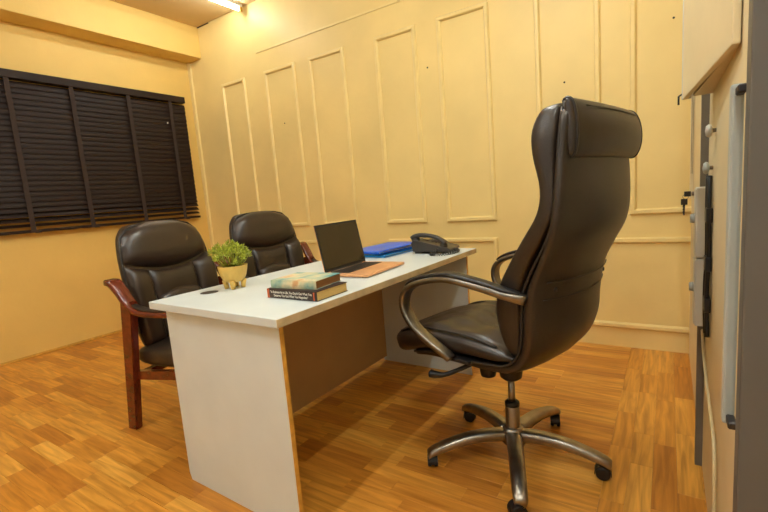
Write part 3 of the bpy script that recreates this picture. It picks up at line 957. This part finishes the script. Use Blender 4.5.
hw = np.interp(np.arange(len(hs)), [0, 4, 9, 14, len(hs) - 2, len(hs) - 1], [0.044, 0.05, 0.038, 0.04, 0.05, 0.044])
ht = np.interp(np.arange(len(hs)), [0, 5, 9, 14, len(hs) - 1], [0.026, 0.026, 0.02, 0.022, 0.026])
hnd = band_sweep('handset', hs, hw, ht, -0.056, M['phone'], ph, e=0.6)
lathe('earpiece', [(0.022, 0.066), (0.024, 0.074), (0.02, 0.092)], M['phone'], hnd, 20, center=(-0.092, -0.056))
lathe('mouthpiece', [(0.022, 0.03), (0.024, 0.038), (0.02, 0.058)], M['phone'], hnd, 20, center=(0.07, -0.056))
# coiled cord loop
cp = catmull([(0.06, -0.075, 0.028), (0.03, -0.125, 0.010), (0.035, -0.165, 0.010), (0.075, -0.18, 0.010), (0.125, -0.145, 0.010), (0.15, -0.075, 0.010), (0.145, -0.03, 0.012), (0.118, -0.01, 0.016)], 26)
hel = []
for i, p in enumerate(cp):
    t = cp[min(i + 1, len(cp) - 1)] - cp[max(i - 1, 0)]
    t /= np.linalg.norm(t)
    s = np.cross(t, [0, 0, 1]); s /= np.linalg.norm(s)
    u_ = np.cross(s, t)
    an = i * 2 * PI / 6
    hel.append(tuple(p + (s * math.cos(an) + u_ * math.sin(an)) * 0.0075))
tube('coiled_cord', hel, 0.0024, M['phone'], ph, 5)

# ------------------------------------------------------------------ fittings on the right wall
wc = empty('wall_cabinet', (XR, 1.10, 1.324), 0, label='cream steel wall cabinet with door ajar high on the right wall', cat='cabinet')
DX, DY, HH = -0.062, 0.65, 1.3
prism('body', [(0, 0), (0, DY), (DX + 0.012, DY), (-0.004, 0.03)], 0.0, HH, M['beige_steel'], wc, 'z')
dl = math.hypot(DX, DY)
dm = Matrix.Translation((0, 0, 0)) @ Matrix.Rotation(math.atan2(-DX, DY), 4, 'Z')
dr = box('door', (-0.016, 0.0, -0.006), (-0.002, dl, HH + 0.004), M['beige_steel'], wc, 0.003, 2, dm)
box('door_edge', (-0.018, dl - 0.004, -0.006), (0.008, dl + 0.004, HH + 0.004), M['white_plastic'], dr, 0.002, 1, dm)
tube('latch', [dm @ Vector((-0.016, dl, 0.012)), dm @ Vector((-0.026, dl + 0.004, 0.006)), dm @ Vector((-0.026, dl + 0.004, -0.02))], 0.003, M['black'], dr, 8)

cb = empty('steel_channel', (XR, 1.86, 0), 0, label='grey vertical steel channel on the right wall behind white boxes', cat='channel')
prism('channel', [(0, 0), (-0.022, 0), (-0.022, 0.03), (-0.018, 0.03), (-0.018, 0.004), (0, 0.004)], 0.0, 1.9, M['grey_steel'], cb, 'z')
tr = empty('cable_trunking', (XR, 2.86, 0.95), 0, label='cream cable trunking with grooves on right wall near the panelled wall', cat='trunking')
box('cover', (-0.016, 0, 0), (0, 0.05, 0.75), M['beige_steel'], tr, 0.002, 1)
for xx in (-0.012, -0.006):
    box('groove', (xx - 0.0008, -0.0012, 0.13), (xx + 0.0008, 0.001, 0.74), M['blackgap'], tr)

def wall_box(z0, z1, label):
    b = empty('junction_box', (XR, 1.75, z0), 0, label=label, cat='box', group='white boxes on the right wall')
    h = z1 - z0
    bo = box('body', (-0.036, 0.0, 0.0), (0.0, 0.10, h), M['white_plastic'], b, 0.004, 3)
    box('cover_plate', (-0.039, 0.006, 0.006), (-0.035, 0.094, h - 0.006), M['white_plastic'], b, 0.001, 1)
    rings = tube_rings([(-0.038, 0.05, h * 0.55), (-0.051, 0.05, h * 0.55)], [0.017, 0.014], 20)
    loft('dial', rings, M['paleblue'], b)
    return b
wall_box(0.805, 1.035, 'upper of the two white plastic boxes on the right wall')
wall_box(0.570, 0.800, 'lower of the two white plastic boxes on the right wall')
bp = empty('cable_bundle', (XR, 1.64, 0.57), 0, label='black cables and plugs running beside the white boxes', cat='cables')
for k, (dx, dy) in enumerate(((-0.008, 0.0), (-0.007, 0.022), (-0.010, 0.044))):
    tube('cable', catmull([(dx, dy, 0.0), (dx - 0.003, dy + 0.006, 0.13), (dx, dy, 0.27), (dx - 0.002, dy - 0.004, 0.4), (dx, dy + 0.03, 0.5)], 6), 0.006, M['black'], bp, 8)
for z in (0.08, 0.21, 0.36):
    box('plug', (-0.018, -0.012, z), (-0.001, 0.05, z + 0.045), M['black'], bp, 0.004)
cc = empty('hanging_cable', (XR, 1.75, 0.0), 0, label='cream cable drooping down the right wall below the white boxes', cat='cable')
tube('cable', catmull([(-0.008, 0.12, 0.53), (-0.008, 0.02, 0.47), (-0.008, -0.12, 0.43), (-0.008, -0.30, 0.40), (-0.008, -0.42, 0.36), (-0.008, -0.46, 0.2), (-0.008, -0.44, 0.008)], 6), 0.0045, M['creamcable'], cc, 8)

ky = empty('key_bunch', (XR - 0.012, 2.45, 0.99), 0, label='small bunch of dark keys hanging from the right wall lock', cat='keys')
tube('lock', [(0.012, 0, 0), (-0.012, 0, 0)], 0.010, M['alu'], ky, 14)
box('key_head', (-0.040, -0.003, -0.012), (-0.014, 0.003, 0.012), M['black'], ky, 0.0025, 2)
tube('key_ring', [(-0.034 + 0.011 * math.cos(a), 0.0, -0.012 + 0.011 * math.sin(a)) for a in np.linspace(0, 2 * PI, 17)], 0.0012, M['alu'], ky, 6)
box('key_head', (-0.052, 0.004, -0.05), (-0.026, 0.009, -0.022), M['black'], ky, 0.0025, 2)
prism('key_blade', [(-0.042, -0.098), (-0.036, -0.098), (-0.035, -0.05), (-0.045, -0.05), (-0.045, -0.06), (-0.043, -0.064), (-0.045, -0.07), (-0.043, -0.078), (-0.045, -0.084)], 0.005, 0.008, M['key'], ky, 'y')

def knob(y, z, material, label):
    k = empty('coat_hook', (XR, y, z), 0, label=label, cat='hook')
    loft('stem', tube_rings([(0, 0, 0), (-0.010, 0, 0)], 0.006, 12), M['alu'], k)
    prof = [(0.008, -0.009), (0.017, -0.012), (0.019, -0.018), (0.014, -0.024), (0.002, -0.026)]
    loft('cap', [[(d, r * math.cos(2 * PI * j / 20), r * math.sin(2 * PI * j / 20)) for j in range(20)] for r, d in prof], material, k)
knob(1.60, 1.20, M['white_plastic'], 'white round coat hook on the right wall below the cabinet')
knob(1.68, 1.095, M['paleblue'], 'pale blue-grey round coat hook on the right wall above the cables')

# door leaf standing at the right edge, close to the camera
dn = empty('door_leaf', (0.089, 0.762, 0), 0, label='dark grey door leaf at the right edge of the picture', cat='door')
box('leaf', (0, 0, 0.004), (0.82, 0.038, 2.1), M['darkgrey'], dn, 0.003, 2)
pb = box('pull_bar', (-0.014, 0.062, 0.685), (0.002, 0.082, 1.205), M['paleblue'], dn, 0.004, 2)
for z in (0.69, 1.188):
    box('bar_mount', (-0.009, 0.034, z), (0.002, 0.064, z + 0.012), M['key'], pb, 0.002, 1)
